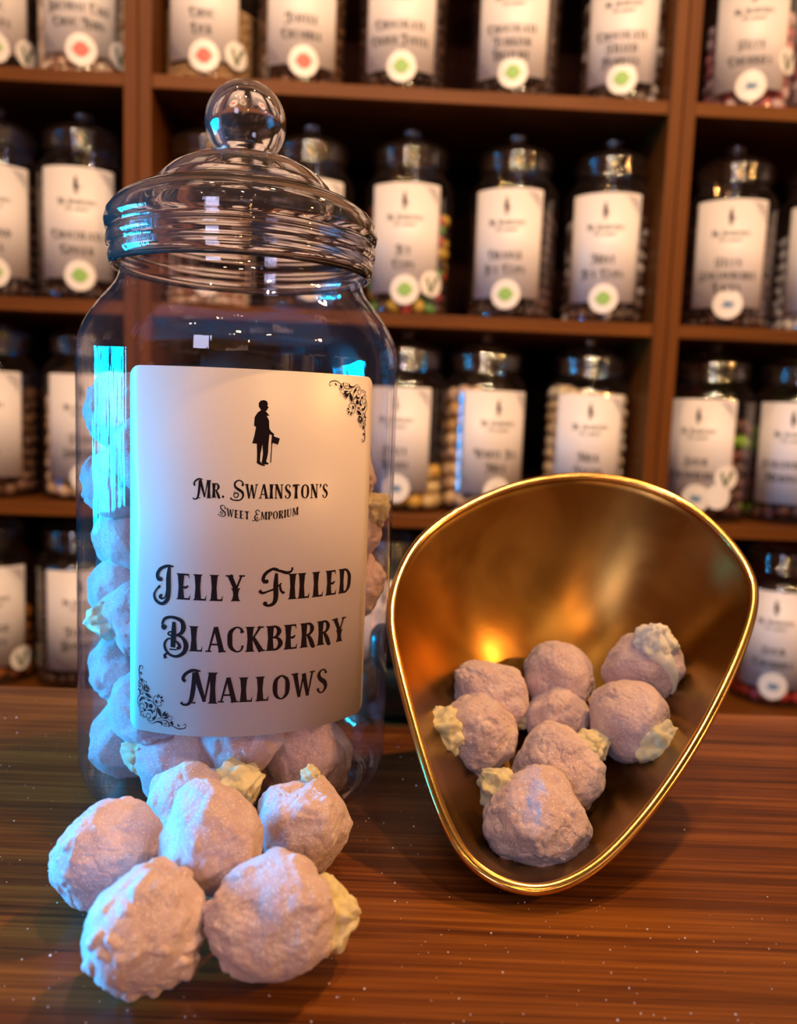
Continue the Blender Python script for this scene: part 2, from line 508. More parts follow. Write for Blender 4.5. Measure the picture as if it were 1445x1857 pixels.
CAPS = {   # ornate initials drawn for themselves
    'J': (.98, [stroke([(.70, 1.22), (.66, .8), (.66, .25), (.60, -.06), (.38, -.22), (.12, -.12), (.03, .10), (.14, .32), (.30, .46)],
                       [.12, .2, .2, .17, .13, .12, .10, .07, .12]),
                stroke([(.88, 1.24), (.62, 1.25), (.32, 1.12), (.18, .90), (.24, .72), (.38, .74)], [.05, .11, .13, .15, .17, .07]),
                disc(.32, .72, .085), stroke([(.38, .14), (.30, .04), (.40, -.02), (.52, .06), (.58, .3)], [.09, .14, .08, .05, .05])]),
    'F': (1.18, [stroke([(.70, 1.05), (.68, .6), (.69, .1), (.60, -.12), (.40, -.20), (.24, -.14)], [.12, .2, .2, .15, .10, .13]),
                 disc(.26, -.12, .09), stroke([(.78, 1.20), (.55, 1.22), (.26, 1.05), (.16, .82), (.26, .70)], [.05, .10, .13, .14, .15]),
                 disc(.30, .74, .085), stroke([(.55, 1.2), (.85, 1.13), (1.15, 1.05), (1.34, 1.12), (1.36, 1.25)], [.05, .10, .12, .08, .09]),
                 stroke([(.02, .40), (.14, .30), (.38, .36), (.66, .46), (.92, .66)], [.15, .1, .07, .08, .05]),
                 stroke([(.86, .62), (.88, .42), (.98, .27), (1.04, .32)], [.06, .10, .08, .10])]),
    'B': (1.16, [stroke([(.56, 1.12), (.55, .6), (.52, .1)], [.14, .22, .2]), srf(.53, .02, .3),
                 stroke([(.10, .98), (.14, .86), (.26, .94)], [.16, .2, .06]),
                 stroke([(.06, .98), (.18, 1.22), (.50, 1.30), (.86, 1.18), (.95, .92), (.84, .68), (.52, .56), (.32, .62), (.40, .72), (.56, .68)],
                        [.10, .12, .12, .16, .2, .14, .07, .07, .06, .05]),
                 stroke([(.60, .62), (.90, .52), (1.06, .24), (.98, -.06), (.70, -.24), (.40, -.20), (.20, .02), (.18, .26), (.34, .44), (.54, .40), (.72, .30), (.80, .14), (.68, .06)],
                        [.06, .12, .2, .17, .12, .10, .11, .10, .07, .06, .1, .15, .1]),
                 stroke([(.30, -.14), (.18, -.24), (.22, -.36)], [.06, .12, .15])]),
    'M': (1.42, [stroke([(.50, 1.18), (.48, .6), (.40, .12), (.28, -.10), (.08, -.14), (-.02, -.05)], [.14, .19, .17, .12, .09, .13]), srf(.46, -.04, .22),
                 stroke([(.76, 1.24), (.44, 1.26), (.16, 1.10), (.06, .90), (.16, .80)], [.05, .12, .13, .14, .14]),
                 dg(.54, 1.2, .92, .02, .25, .14), dg(.92, .02, 1.14, 1.18, .06, .11), stem(1.24, -.05, 1.2, .22, .1)]),
    'S': (.98, [stroke([(.86, .92), (.78, 1.14), (.52, 1.24), (.24, 1.08), (.24, .80), (.52, .60), (.80, .42), (.86, .14), (.66, -.10), (.34, -.14), (.04, -.10), (-.12, .02)],
                       [.15, .10, .09, .14, .17, .2, .2, .15, .10, .10, .09, .13]), disc(.82, .92, .09),
                stroke([(.20, .26), (.34, .38), (.50, .28), (.42, .08), (.22, .08), (.14, .24), (.22, .5)], [.07, .09, .1, .08, .07, .07, .06])]),
    'E': (.92, [stroke([(.78, 1.0), (.70, 1.2), (.46, 1.22), (.30, 1.02), (.42, .74), (.66, .66)], [.14, .09, .09, .14, .13, .06]),
                stroke([(.56, .66), (.28, .56), (.16, .26), (.34, -.08), (.64, -.12), (.84, .14)], [.07, .13, .18, .14, .09, .09]),
                stroke([(.30, .2), (.46, .34), (.58, .2), (.48, .06), (.30, .02), (.0, -.16), (-.14, -.06)], [.06, .08, .09, .07, .07, .08, .12])]),
}


def warp_item(it, fx):
    if it[0] == 'strip': return ('strip', [fx(p) for p in it[1]], [fx(p) for p in it[2]])
    return ('poly', [fx(p) for p in it[1]])


def text_items(txt, fancy=True):
    """-> items, width; first letter of every word is a taller ornate initial"""
    x = 0; out = []; first = True
    for ch in txt:
        if ch == ' ':
            x += .5; first = True; continue
        if first and fancy and ch.isalpha():
            if ch in CAPS:
                w, its = CAPS[ch]
                out += [warp_item(i, lambda p, x=x: (p[0] + x, p[1])) for i in its]
                x += w + .04
            else:
                w, its = G[ch]
                its = [warp_item(i, lambda p: (p[0] * 1.25 + .2, p[1] * 1.3 - .1)) for i in its] + [CURL_T(.28, 1.2)]
                if ch in 'PTFRIH': its.append(CURL_B(.3, -.08))
                out += [warp_item(i, lambda p, x=x: (p[0] + x, p[1])) for i in its]
                x += w * 1.25 + .24
            first = False
        else:
            w, its = G[ch]
            out += [warp_item(i, lambda p, x=x: (p[0] + x, p[1])) for i in its]
            x += w + .07
            if ch.isalpha(): first = False
    return out, x


def line_items(txt, cx, base, h, width=None, arch=0.0, fancy=True):
    """place a line centred on cx (metres); h = small cap height"""
    its, w = text_items(txt, fancy)
    sx = (width / w) if width else h
    if width is None and w * sx > .078: sx = .078 / w
    hw = w * sx / 2
    return [warp_item(i, lambda p: (cx - hw + p[0] * sx, base + p[1] * h + arch * ((p[0] * sx - hw) / hw) ** 2)) for i in its]


def leaf(x0, y0, x1, y1, w):
    return stroke([(x0, y0), ((x0 * 2 + x1) / 3, (y0 * 2 + y1) / 3), ((x0 + 2 * x1) / 3, (y0 + 2 * y1) / 3), (x1, y1)], [8, w, w * .85, 4], 3)


_K = lambda pts, ws: stroke(pts, ws, 4)
FLOURISH = [
    _K([(255, 205), (235, 300), (245, 420), (255, 500), (215, 550)], [16, 20, 16, 16, 14]), _K([(250, 230), (300, 205), (325, 235), (310, 268)], [12, 14, 12, 14]),
    leaf(258, 335, 312, 385, 34), disc(298, 490, 30, 7), disc(300, 520, 22, 6),
    _K([(230, 560), (290, 560), (318, 640), (290, 720)], [12, 16, 18, 10]), _K([(212, 610), (240, 570), (270, 610), (245, 645), (225, 622)], [9, 10, 14, 18, 20]),
    _K([(215, 685), (262, 720), (250, 800), (205, 870), (198, 950), (225, 1030), (270, 1065)], [26, 34, 18, 9, 9, 10, 10]),
    _K([(300, 790), (345, 730), (380, 660)], [10, 12, 10]), leaf(350, 700, 372, 575, 44), leaf(372, 700, 480, 700, 42), leaf(400, 650, 420, 570, 34),
    leaf(420, 660, 495, 650, 32), leaf(425, 640, 470, 600, 24), leaf(370, 745, 528, 830, 62), leaf(300, 760, 330, 790, 26),
    _K([(405, 580), (350, 560), (355, 515), (395, 510), (408, 545)], [9, 9, 9, 9, 16]),
    _K([(260, 1060), (238, 960), (280, 860), (350, 830), (460, 862), (575, 935), (630, 1050), (625, 1180), (560, 1280), (480, 1285), (415, 1235)], [10, 12, 12, 12, 12, 12, 14, 14, 12, 10, 9]),
    _K([(262, 930), (300, 865), (380, 868)], [30, 42, 16]), _K([(370, 935), (425, 970), (410, 1055)], [26, 44, 22]), _K([(430, 890), (455, 880), (490, 905)], [24, 26, 10]),
    disc(508, 992, 46, 10), _K([(440, 1085), (520, 1080), (548, 1145)], [24, 44, 24]), _K([(560, 1100), (590, 1080), (600, 1040)], [26, 20, 14]),
    _K([(545, 1250), (590, 1215), (598, 1170)], [44, 40, 14]),
    _K([(270, 1070), (340, 1060), (352, 1000), (310, 962), (268, 985), (280, 1010)], [9, 11, 12, 12, 14, 22]),
    _K([(410, 1235), (412, 1175), (450, 1145), (500, 1175), (498, 1235), (460, 1235)], [9, 10, 12, 14, 12, 22]),
    _K([(260, 1075), (250, 1130), (285, 1160), (262, 1205), (315, 1225), (360, 1245), (405, 1215)], 12), leaf(290, 1140, 330, 1120, 26), leaf(330, 1180, 345, 1215, 22),
    disc(375, 1090, 28, 8), leaf(345, 1070, 360, 1120, 24),
    _K([(590, 945), (560, 870), (595, 785), (655, 770), (650, 815)], [10, 12, 12, 14, 22]), _K([(590, 950), (660, 970), (735, 945), (735, 890), (705, 888)], [10, 12, 12, 14, 22]),
    leaf(600, 860, 660, 920, 40), leaf(640, 850, 610, 920, 34), leaf(690, 800, 672, 725, 34), leaf(715, 810, 768, 770, 40), leaf(725, 840, 798, 865, 36),
    leaf(650, 990, 740, 1195, 70), _K([(655, 1235), (720, 1200), (790, 1190)], [10, 12, 10]), leaf(760, 1170, 830, 1055, 46), leaf(790, 1140, 885, 1095, 34),
    leaf(800, 1155, 925, 1140, 30), leaf(780, 1200, 905, 1175, 40), _K([(890, 1220), (955, 1215), (965, 1165), (920, 1155)], [9, 9, 9, 14]),
    _K([(420, 1260), (480, 1320), (545, 1338), (640, 1292), (735, 1295), (755, 1355)], [9, 9, 10, 24, 44, 14]),
    _K([(735, 1245), (840, 1248), (905, 1310), (890, 1372)], [10, 18, 22, 12]), _K([(870, 1345), (815, 1360), (798, 1315), (835, 1295), (850, 1320)], [9, 10, 12, 14, 24]),
    disc(955, 1275, 34, 7), disc(975, 1300, 22, 6), _K([(890, 1362), (960, 1330), (1080, 1382), (1180, 1375), (1245, 1350)], [12, 14, 20, 20, 14]),
    _K([(1215, 1360), (1252, 1310), (1228, 1278), (1202, 1305)], [12, 12, 12, 16]), leaf(1115, 1340, 1070, 1290, 32),
]


def flourish(cx, cy, flip, s=.0192e-3 * 1.0):
    # drawn at 10.32 px per photo px ; 1 unit -> metres ; origin = label's corner
    f = lambda p: (cx + flip * (p[0] - 60) * s, cy + flip * (1515 - p[1]) * s)
    return [warp_item(i, f) for i in FLOURISH]


def gentleman(cx, z0, h):
    """silhouette of a standing gentleman with frock coat, cane and top hat in his hand"""
    k = h / 262.0
    f = lambda p: (cx + (p[0] - 846) * k, z0 + (474 - p[1]) * k)
    polys = [
        [(815, 222), (822, 211), (836, 208), (848, 212), (852, 222), (851, 232), (856, 238), (851, 242), (850, 249), (842, 252), (840, 260), (826, 260), (824, 248), (816, 236)],
        [(824, 250), (843, 251), (860, 270), (848, 271), (858, 288), (860, 322), (868, 334), (880, 343), (878, 351), (861, 345), (858, 384), (845, 386), (792, 384), (800, 352), (806, 318), (798, 312), (800, 278), (812, 258)],
        [(810, 380), (834, 380), (826, 425), (824, 462), (812, 462), (812, 425)], [(832, 380), (858, 380), (857, 420), (849, 460), (832, 460), (836, 425)],
        [(811, 455), (824, 455), (832, 464), (846, 471), (843, 475), (828, 472), (812, 464)], [(831, 455), (847, 455), (860, 463), (858, 468), (840, 468), (832, 463)],
        [(871, 345), (875, 345), (870, 461), (866, 461)], [(876, 352), (904, 361), (897, 386), (875, 380)], [(872, 344), (880, 346), (874, 384), (868, 382)],
    ]
    return [warp_item(('poly', p), f) for p in polys]


def items_mesh(name, items, fn, mats):
    """items: list of (item, material index); fn maps (u, z) to 3D"""
    vs, fs, mi = [], [], []
    for it, m in items:
        b = len(vs)
        if it[0] == 'strip':
            for p, q in zip(it[1], it[2]): vs += [fn(p), fn(q)]
            for i in range(len(it[1]) - 1):
                fs.append((b + 2 * i, b + 2 * i + 1, b + 2 * i + 3, b + 2 * i + 2)); mi.append(m)
        else:
            P2 = it[1]
            tris = tessellate_polygon([[Vector((p[0], p[1], 0)) for p in P2]])
            vs += [fn(p) for p in P2]
            for t in tris: fs.append(tuple(b + i for i in t)); mi.append(m)
    me = mesh(name, vs, fs, None, False)
    for mm in mats: me.materials.append(mm)
    me.polygons.foreach_set('material_index', mi)
    return me


def curved_panel(name, R, a0, a1, z0, z1, mat, parent, corner=.004, thick=.00018):
    """rounded-corner sheet wrapped on a cylinder, angles measured from -Y"""
    w = (a1 - a0) * R
    pts = []
    for (cx, cz, s) in ((w - corner, z1 - corner, 0), (corner, z1 - corner, 1), (corner, z0 + corner, 2), (w - corner, z0 + corner, 3)):
        for k in range(7):
            a = math.pi / 2 * (s + k / 6)
            pts.append((cx + corner * math.cos(a), cz + corner * math.sin(a)))
    # grid columns with per-column z-limits
    cols = sorted(set([round(w * i / 40, 6) for i in range(41)] + [round(p[0], 6) for p in pts]))
    vs, fs = [], []
    def lim(x):
        d = 0
        if x < corner: d = corner - math.sqrt(max(0, corner ** 2 - (corner - x) ** 2))
        if x > w - corner: d = corner - math.sqrt(max(0, corner ** 2 - (x - w + corner) ** 2))
        return z0 + d, z1 - d
    for rr in (R + thick, R):
        for x in cols:
            lo, hi = lim(x)
            a = a0 + x / R
            for z in (lo, hi): vs.append((rr * math.sin(a), -rr * math.cos(a), z))
    n = len(cols)
    for i in range(n - 1):
        a = 2 * i; b = 2 * n + 2 * i
        fs.append((a, a + 2, a + 3, a + 1)); fs.append((b, b + 1, b + 3, b + 2))
        fs.append((a, b, b + 2, a + 2)); fs.append((a + 1, a + 3, b + 3, b + 1))
    fs.append((0, 1, 2 * n + 1, 2 * n)); fs.append((2 * n - 2, 4 * n - 2, 4 * n - 1, 2 * n - 1))
    me = mesh(name, vs, fs, mat, True)
    return obj(name, me, parent)


def cyl_fn(R, ac):
    return lambda p: (R * math.sin(ac + p[0] / R), -R * math.cos(ac + p[0] / R), p[1])


# ------------------------------------------------------------------ room
XW = -1.25
def structure(o): return tag(o, kind='structure')
structure(boxes('floor', [(XW, 2.2, -2.6, 1.55, -.96, -.92)], M['floor'], bevel=0))
wb = structure(boxes('wall_back', [(-2.0, 2.0, .30, .36, -.92, 1.9)], M['wall'], bevel=0)); wb.location = SO; wb.rotation_euler.z = YAW
wy0, wy1, wz0, wz1 = -.10, .70, -.09, .41
structure(boxes('wall_left', [(XW - .06, XW, -2.6, wy0, -.92, 1.9), (XW - .06, XW, wy1, 1.3, -.92, 1.9),
                              (XW - .06, XW, wy0, wy1, -.92, wz0), (XW - .06, XW, wy0, wy1, wz1, 1.9)], M['wall'], bevel=0))
bars = [(XW - .03, XW - .01, wy0, wy1, wz0, wz0 + .025), (XW - .03, XW - .01, wy0, wy1, wz1 - .025, wz1), (XW - .03, XW - .01, wy0, wy1, .27, .28)]
_y = wy0
_rb = random.Random(3)
while _y < wy1:
    _w = _rb.choice([.006, .010, .014, .030]); bars.append((XW - .03, XW - .01, _y, min(_y + _w, wy1), wz0, wz1)); _y += _w + _rb.choice([.003, .006, .010, .018])  # unseen bars added in the window, spaced to streak and dim its light
structure(boxes('window_1', bars, M['frame'], bevel=0))

# ------------------------------------------------------------------ shelving
ZA, ZB, ZC, ZD = .560, .290, .0345, -.222
TH = .0165
def bookcase(u0, u1, label):
    t = empty('bookcase', sp(u0, 0, -.92), YAW)
    tag(t, label, 'bookcase')
    wd_ = u1 - u0; top = 1.85; d = .27
    boxes('side_panel', [(.0006, .0165, 0, d, 0, top)], M['shelf_v'], t, .0012)
    boxes('side_panel', [(wd_ - .0165, wd_ - .0006, 0, d, 0, top)], M['shelf_v'], t, .0012)
    boxes('back_panel', [(.0166, wd_ - .0166, d - .008, d, 0, top)], M['shelf_back_shade'], t, 0)
    for z in (ZA, ZB, ZC, ZD, -.48, -.74, .83):
        z += .92
        boxes('shelf', [(.0168, wd_ - .0168, .0025, d - .009, z - TH, z)], M['shelf_h'], t, .0012)
    return t
bookcase(-1.02, -.334, 'brown wooden bookcase of sweet jars at the left edge')
bookcase(-.334, .3315, 'wide brown wooden bookcase in the middle, behind the large jar and the brass pan')
bookcase(.3315, 1.02, 'brown wooden bookcase of sweet jars at the right edge')

# ------------------------------------------------------------------ sweets inside the shelf jars
_ico = {}
def ico(n):
    if n not in _ico:
        bm = bmesh.new(); bmesh.ops.create_icosphere(bm, subdivisions=n, radius=1)
        vs = np.array([v.co[:] for v in bm.verts]); fs = [tuple(v.index for v in f.verts) for f in bm.faces]; bm.free()
        _ico[n] = (vs, fs)
    return _ico[n]


SR = .0585
def sweets_mesh(kind):
    name, cols, r = KINDS[kind]
    rnd = random.Random(kind); rs = np.random.RandomState(len(kind) * 7 + 1)
    v0, f0 = ico(2)
    vs, fs = [], []; b = 0
    Rin = SR - .0025
    top = {'tan': .105, 'nibs': .15, 'yellow': .07, 'white': .12, 'cream': .166, 'peach': .145, 'orange': .10, 'pink': .13, 'toffee': .15}.get(kind, .14)
    step = r * 1.55
    z = r + .003
    while z < top:
        rad = Rin - r
        while rad > Rin - 4.2 * r and rad > 0:
            n = max(3, int(2 * math.pi * rad / step)); off = rnd.random() * 6
            for k in range(n):
                a = off + 2 * math.pi * k / n
                zz = z + rnd.uniform(-.2, .2) * r - (.02 if kind == 'peach' else .006) * math.sin(a + 1) * (z / top)
                if zz < r * 1.02: zz = r * 1.02
                q = np.linalg.qr(rs.randn(3, 3))[0]
                s = np.array([r * rnd.uniform(.9, 1.08), r * rnd.uniform(.75, 1.0), r * rnd.uniform(.65, .95)])
                P = (v0 * s) @ q.T + np.array([rad * math.cos(a), rad * math.sin(a), zz])
                vs.append(P); fs += [tuple(i + b for i in f) for f in f0]; b += len(v0)
            rad -= r * 1.7
        z += r * 1.5
    vs = np.concatenate(vs)
    h = np.hypot(vs[:, 0], vs[:, 1]); m = np.minimum(1, Rin / np.maximum(h, 1e-6)); vs[:, 0] *= m; vs[:, 1] *= m
    me = mesh(name, vs.tolist(), fs, sweets_mat(name, cols))
    return me


SW = {}
def sweets(kind):
    if kind not in SW: SW[kind] = sweets_mesh(kind)
    return SW[kind]


# ------------------------------------------------------------------ shelf jars
def prof_smooth(pts, n=5): return [(max(0, p[0]), p[1]) for p in catmull(pts, n)]


BODY_P = [(0, .004), (.03, .0035), (.046, .001), (.053, .0008), (.0575, .005), (SR, .012), (SR, .05), (SR, .10), (SR, .155), (.0583, .164), (.0555, .173), (.050, .181),
          (.0455, .187), (.0445, .193), (.0445, .205)]
LID_P = [(.0455, .192), (.0485, .1925), (.0488, .1945), (.0478, .1965), (.0497, .1990), (.0480, .2015), (.0499, .2045), (.0486, .2070), (.0498, .2100), (.0482, .215), (.043, .2195), (.0335, .2225), (.030, .2255), (.022, .2295),
         (.010, .2315), (.0085, .2335), (.0105, .2355), (.0130, .240), (.0122, .2455), (.0075, .249), (0, .2500)]
proto_body = lathe('jar_body', prof_smooth(BODY_P), M['shelf_jar'], None, 56)
proto_lid = lathe('lid', prof_smooth(LID_P, 4), M['shelf_lid'], None, 56)
ROWZ = {'A': ZA, 'B': ZB, 'C': ZC, 'D': ZD}
BASEY = {'A': 155, 'B': 565, 'C': 925, 'D': 1270}
_first = [True]


def dstrip(z, r, n=24):
    us = [-r * math.cos(math.pi * k / n) for k in range(n + 1)]
    hs = [math.sqrt(max(0, r * r - u * u)) for u in us]
    return ('strip', [(u, z + h) for u, h in zip(us, hs)], [(u, z - h) for u, h in zip(us, hs)])


def round_sticker(parent, ac, z, r, emblem, R=SR, base=.0004):
    pts = dstrip(z, r)
    fn = cyl_fn(R + base + .0002, ac)
    s = obj('sticker', items_mesh('sticker', [(pts, 0)], fn, [M['sticker']]), parent)
    if emblem in ('green', 'red', 'blue'):
        its = []
        if emblem == 'blue':
            its = [(('poly', [(-.009, z - .004), (-.005, z - .001), (-.0055, z + .004), (-.002, z + .0045), (.001, z + .0025), (.004, z + .004), (.0095, z + .001),
                              (.006, z - .001), (.0075, z - .0055), (.003, z - .004), (0, z - .0055), (-.004, z - .004)]), 0)]
        else:
            its = [(dstrip(z, .0088, 16), 0), (('poly', [(-.0120, z - .001), (-.007, z + .002), (-.007, z - .0035)]), 0), (('poly', [(.0120, z + .001), (.007, z + .003), (.007, z - .003)]), 0)]
        obj('emblem', items_mesh('emblem', its, cyl_fn(R + base + .0008, ac), [M[emblem]]), s)
    elif emblem == 'vegan':
        its = [(stroke([(-.008, z + .007), (-.004, z - .004), (-.001, z - .011), (.001, z - .004), (.006, z + .004)], [.0015, .003, .0015, .001, .001], 4), 0),
               (stroke([(.003, z + .001), (.006, z + .006), (.010, z + .009)], [.001, .0045, .001], 4), 0)]
        obj('emblem', items_mesh('emblem', its, cyl_fn(R + base + .0008, ac), [M['vgrey']]), s)
    return s


def shelf_jar(row, px, lines, stick, kind, label, clabel, rot=0., extra=(), hgt=1.0, group=None, base_y=None):
    z = ROWZ[row]
    u = shelf_u(px, base_y or BASEY[row], .083)
    p = sp(u, .083, z)
    face = math.atan2(p.x, p.y)              # turn of the jar so that its label looks about at the shop's counter
    t = empty('sweet_jar', p, -face)
    tag(t, label, 'jar', 'jars of sweets on the shelves' if group is None else group)
    if _first[0]:
        b, l = proto_body, proto_lid; _first[0] = False
    else:
        b, l = proto_body.copy(), proto_lid.copy(); COL.objects.link(b); COL.objects.link(l)
    b.parent = t; l.parent = t
    ac = R_(rot)
    z0, z1 = .0285, .1645
    hw = R_(46.5)
    lab = curved_panel('label', SR + .0002, ac - hw, ac + hw, z0, z1, M['paper'], t, .003)
    fn = cyl_fn(SR + .0007, ac)
    def ink(name, its, mat): obj(name, items_mesh(name, [(i, 0) for i in its], fn, [mat]), lab)
    ink('portrait_silhouette', gentleman(0, z1 - .033, .021), M['ink'])
    ink('shop_name', line_items('MR. SWAINSTON\'S', 0, z1 - .046, .0062, .048), M['ink'])
    ink('shop_subtitle', line_items('SWEET EMPORIUM', 0, z1 - .0535, .0036, .029, .0008, fancy=False), M['ink'])
    n = len(lines)
    gap = .0185 if n < 3 else .0158
    zc = .072 if n < 3 else .0685
    for i, s in enumerate(lines):
        ink('product_name', line_items(s, 0, zc + (n - 1) * gap / 2 - i * gap - .0045, .0092, None), M['ink'])
    w2 = hw * SR
    ink('corner_flourish', flourish(-w2, z0, 1, .021e-3), M['ink_soft']); ink('corner_flourish', flourish(w2, z1, -1, .021e-3), M['ink_soft'])
    if stick:
        round_sticker(t, ac + R_(3), .0325, .0188, stick)
    for k, (da, dz, em) in enumerate(extra):
        round_sticker(t, ac + R_(da), dz, .0165, em, SR, .0009 + .0007 * k)
    if kind:
        c = obj('sweets', sweets(kind), None, p); c.rotation_euler.z = random.random() * 6
        c.name = KINDS[kind][0]
        tag(c, clabel, 'sweets', None, 'stuff')
    return t


SJ = shelf_jar
SJ('A', -16, ['CHOC', 'PEBBLES'], 'green', 'dark', 'glass jar cut off at the photo\'s top left corner, round leaf sticker beside its label', 'dark sweets in the jar at the top left corner', 0, [(44, .036, 'vegan')])
SJ('A', 155, ['BIRTHDAY CAKE', 'CHOC NIBS'], 'red', 'nibs', 'glass jar of Birthday Cake Choc Nibs with red emblem sticker, top shelf', 'pale mixed nibs in the Birthday Cake jar, top left shelf', -8, [(52, .038, 'vegan')])
SJ('A', 380, ['CHOC', 'LICK'], 'red', 'tan', 'glass jar labelled Choc Lick, tan contents and leaf sticker, top shelf', 'sandy tan sweets in the Choc Lick jar', -10, [(44, .040, 'vegan')])
SJ('A', 545, ['TOFFEE', 'CRUMBLE'], 'red', 'toffee', 'glass jar labelled Toffee Crumble with red emblem sticker, top shelf', 'brown toffee pieces in the Toffee Crumble jar', 0)
SJ('A', 728, ['CHOCOLATE', 'CINDER TOFFEE'], 'green', 'dark', 'glass jar labelled Chocolate Cinder Toffee, green emblem, top shelf', 'chocolate pieces in the Chocolate Cinder Toffee jar', -4)
SJ('A', 930, ['CHOCOLATE', 'TURKISH', 'DELIGHT'], 'green', 'dark', 'glass jar labelled Chocolate Turkish Delight, green emblem, top shelf', 'chocolate pieces in the Chocolate Turkish Delight jar', -4)
SJ('A', 1128, ['CHOCOLATE', 'FILLED', 'PEBBLES'], 'green', 'pebble', 'glass jar labelled Chocolate Filled Pebbles, green emblem, top shelf', 'grey and brown pebbles in the Chocolate Filled Pebbles jar', -4)
SJ('A', 1352, ['FIZZY', 'CHERRIES'], 'blue', 'pink', 'glass jar labelled Fizzy Cherries with blue sweet emblem, top right shelf', 'pink and white cherry sweets in the Fizzy Cherries jar', 3, [(50, .066, 'vegan')])
SJ('A', 1506, ['FIZZY', 'PEACHES'], 'blue', 'pink', 'glass jar cut off by the photo\'s right edge, right of Fizzy Cherries', 'pink sweets in the jar right of Fizzy Cherries', 10)
SJ('B', -2, ['ALMOND', 'NUTS'], 'green', 'dark', 'glass jar with warm lit label, left edge of the second shelf', 'dark sweets in the second-shelf jar at the left edge', -8)
SJ('B', 153, ['CHOCOLATE', 'GINGER'], 'green', 'dark', 'glass jar labelled Chocolate Ginger, second shelf, left of the large jar\'s lid', 'dark chocolate pieces in the Chocolate Ginger jar', -8)
SJ('B', 378, ['MILK', 'FUDGE'], 'green', 'nibs', 'glass jar seen through the large jar\'s lid, beside the left upright', 'pale sweets in the jar behind the large jar\'s lid', -5)
SJ('B', 557, ['DARK', 'FUDGE'], 'green', 'dark', 'glass jar half hidden behind the right side of the large jar\'s lid', 'dark sweets in the jar behind the right of the large lid', 0)
SJ('B', 735, ['ICY', 'CUPS'], 'green', 'mixed', 'glass jar labelled Icy Cups with extra leaf sticker, right of the large lid', 'mixed coloured wrapped sweets in the Icy Cups jar', -5, [(38, .042, 'vegan')])
SJ('B', 922, ['ORANGE', 'ICY CUPS'], 'green', 'dark', 'glass jar, second shelf, between the Icy Cups and Mint Icy Cups jars', 'dark sweets in the jar between Icy Cups and Mint Icy Cups', -8)
SJ('B', 1092, ['MINT', 'ICY CUPS'], 'green', 'pebble', 'glass jar labelled Mint Icy Cups, second shelf, beside the right upright', 'dark and grey wrapped sweets in the Mint Icy Cups jar', -3)
SJ('B', 1312, ['FIZZY', 'STRAWBERRY', 'LACES'], 'blue', 'dark', 'glass jar with three-line label and blue sticker, second shelf of right bookcase', 'dark sweets in the jar right of the right upright', 1)
SJ('B', 1478, ['WHITE', 'MICE'], 'blue', 'white', 'glass jar of white sweets with cyan glint, second shelf at the right edge', 'white sweets in the second-shelf jar at the right edge', 4)
SJ('C', -8, ['COLA', 'CUBES'], None, 'brown', 'glass jar of brown sweets, third shelf at the left edge', 'brown sweets in the third-shelf jar at the left edge', -12)
SJ('C', 162, ['FOAM', 'SHRIMPS'], 'blue', 'peach', 'glass jar with bluish lit label just behind the large jar\'s left side', 'peach sweets in the jar behind the large jar\'s left side', -8)
SJ('C', 728, ['JELLY', 'BEANS'], 'blue', 'yellow', 'glass jar of a few yellow sweets between the large jar and the brass pan', 'yellow sweets low in the jar right of the large jar', -12)
SJ('C', 868, ['WHITE ICE', 'MICE'], 'blue', 'peach', 'glass jar of golden peach sweets, label turned right, above the brass pan', 'golden peach sweets in the jar above the brass pan', 20)
SJ('C', 1052, ['MILK', 'TEETH'], 'blue', 'cream', 'glass jar full of creamy white sweets above the brass pan\'s centre', 'creamy white sweets filling the jar above the pan', 6)
SJ('C', 1272, ['SOUR', 'STRAWBERRIES'], 'blue', 'greenred', 'glass jar with two round side stickers, third shelf of right bookcase', 'dark red and green sweets in the jar with side stickers', -12, [(40, .062, 'vegan'), (30, .036, 'plain')])
SJ('C', 1425, ['STRAWBERRY', 'MERINGUES'], None, 'greenred', 'glass jar with broad pinkish label, third shelf at the right edge', 'dark and green sweets in the third-shelf jar at the right edge', 0)
SJ('D', -14, ['ORANGE', 'SLICES'], None, 'orange', 'glass jar of orange sweets, lowest visible shelf at the left edge', 'orange and brown sweets in the lowest jar at the left edge', 0, [(38, .036, 'vegan')], base_y=1235)
SJ('D', 148, ['TOFFEE', 'BONBONS'], None, 'dark', 'glass jar on the lowest visible shelf, behind the large jar\'s left side', 'dark sweets in the lowest jar behind the large jar', 0, base_y=1235)
SJ('D', 690, ['COLA', 'BOTTLES'], 'blue', 'dark', 'glass jar on the lowest visible shelf between large jar and brass pan', 'dark sweets in the lowest jar left of the brass pan', 0)
SJ('D', 1392, ['SOUR', 'CHERRIES'], 'blue', 'red', 'glass jar of red sweets, lowest visible shelf, right of the brass pan', 'red sweets in the lowest jar right of the brass pan', 0, base_y=1290)

# ------------------------------------------------------------------ counter
ct = empty('counter', (0, 0, 0))
tag(ct, 'polished reddish brown wooden counter under the large jar and brass pan', 'counter')
boxes('countertop', [(-1.15, 1.25, -.22, .4635, -.035, 0)], M['counter'], ct, .002)
boxes('base_cabinet', [(-1.12, 1.22, -.17, .43, -.92, -.035)], M['shelf_v'], ct, .002)

# ------------------------------------------------------------------ mallows
def smooth(x, a, b):
    t = np.clip((x - a) / (b - a), 0, 1); return t * t * (3 - 2 * t)


def vnoise(P, s, seed):
    o = Vector((seed * 3.1, seed * 1.7, seed * 7.3))
    return np.array([mnoise.fractal(Vector(p) * s + o, 1.0, 2.0, 3) for p in P])


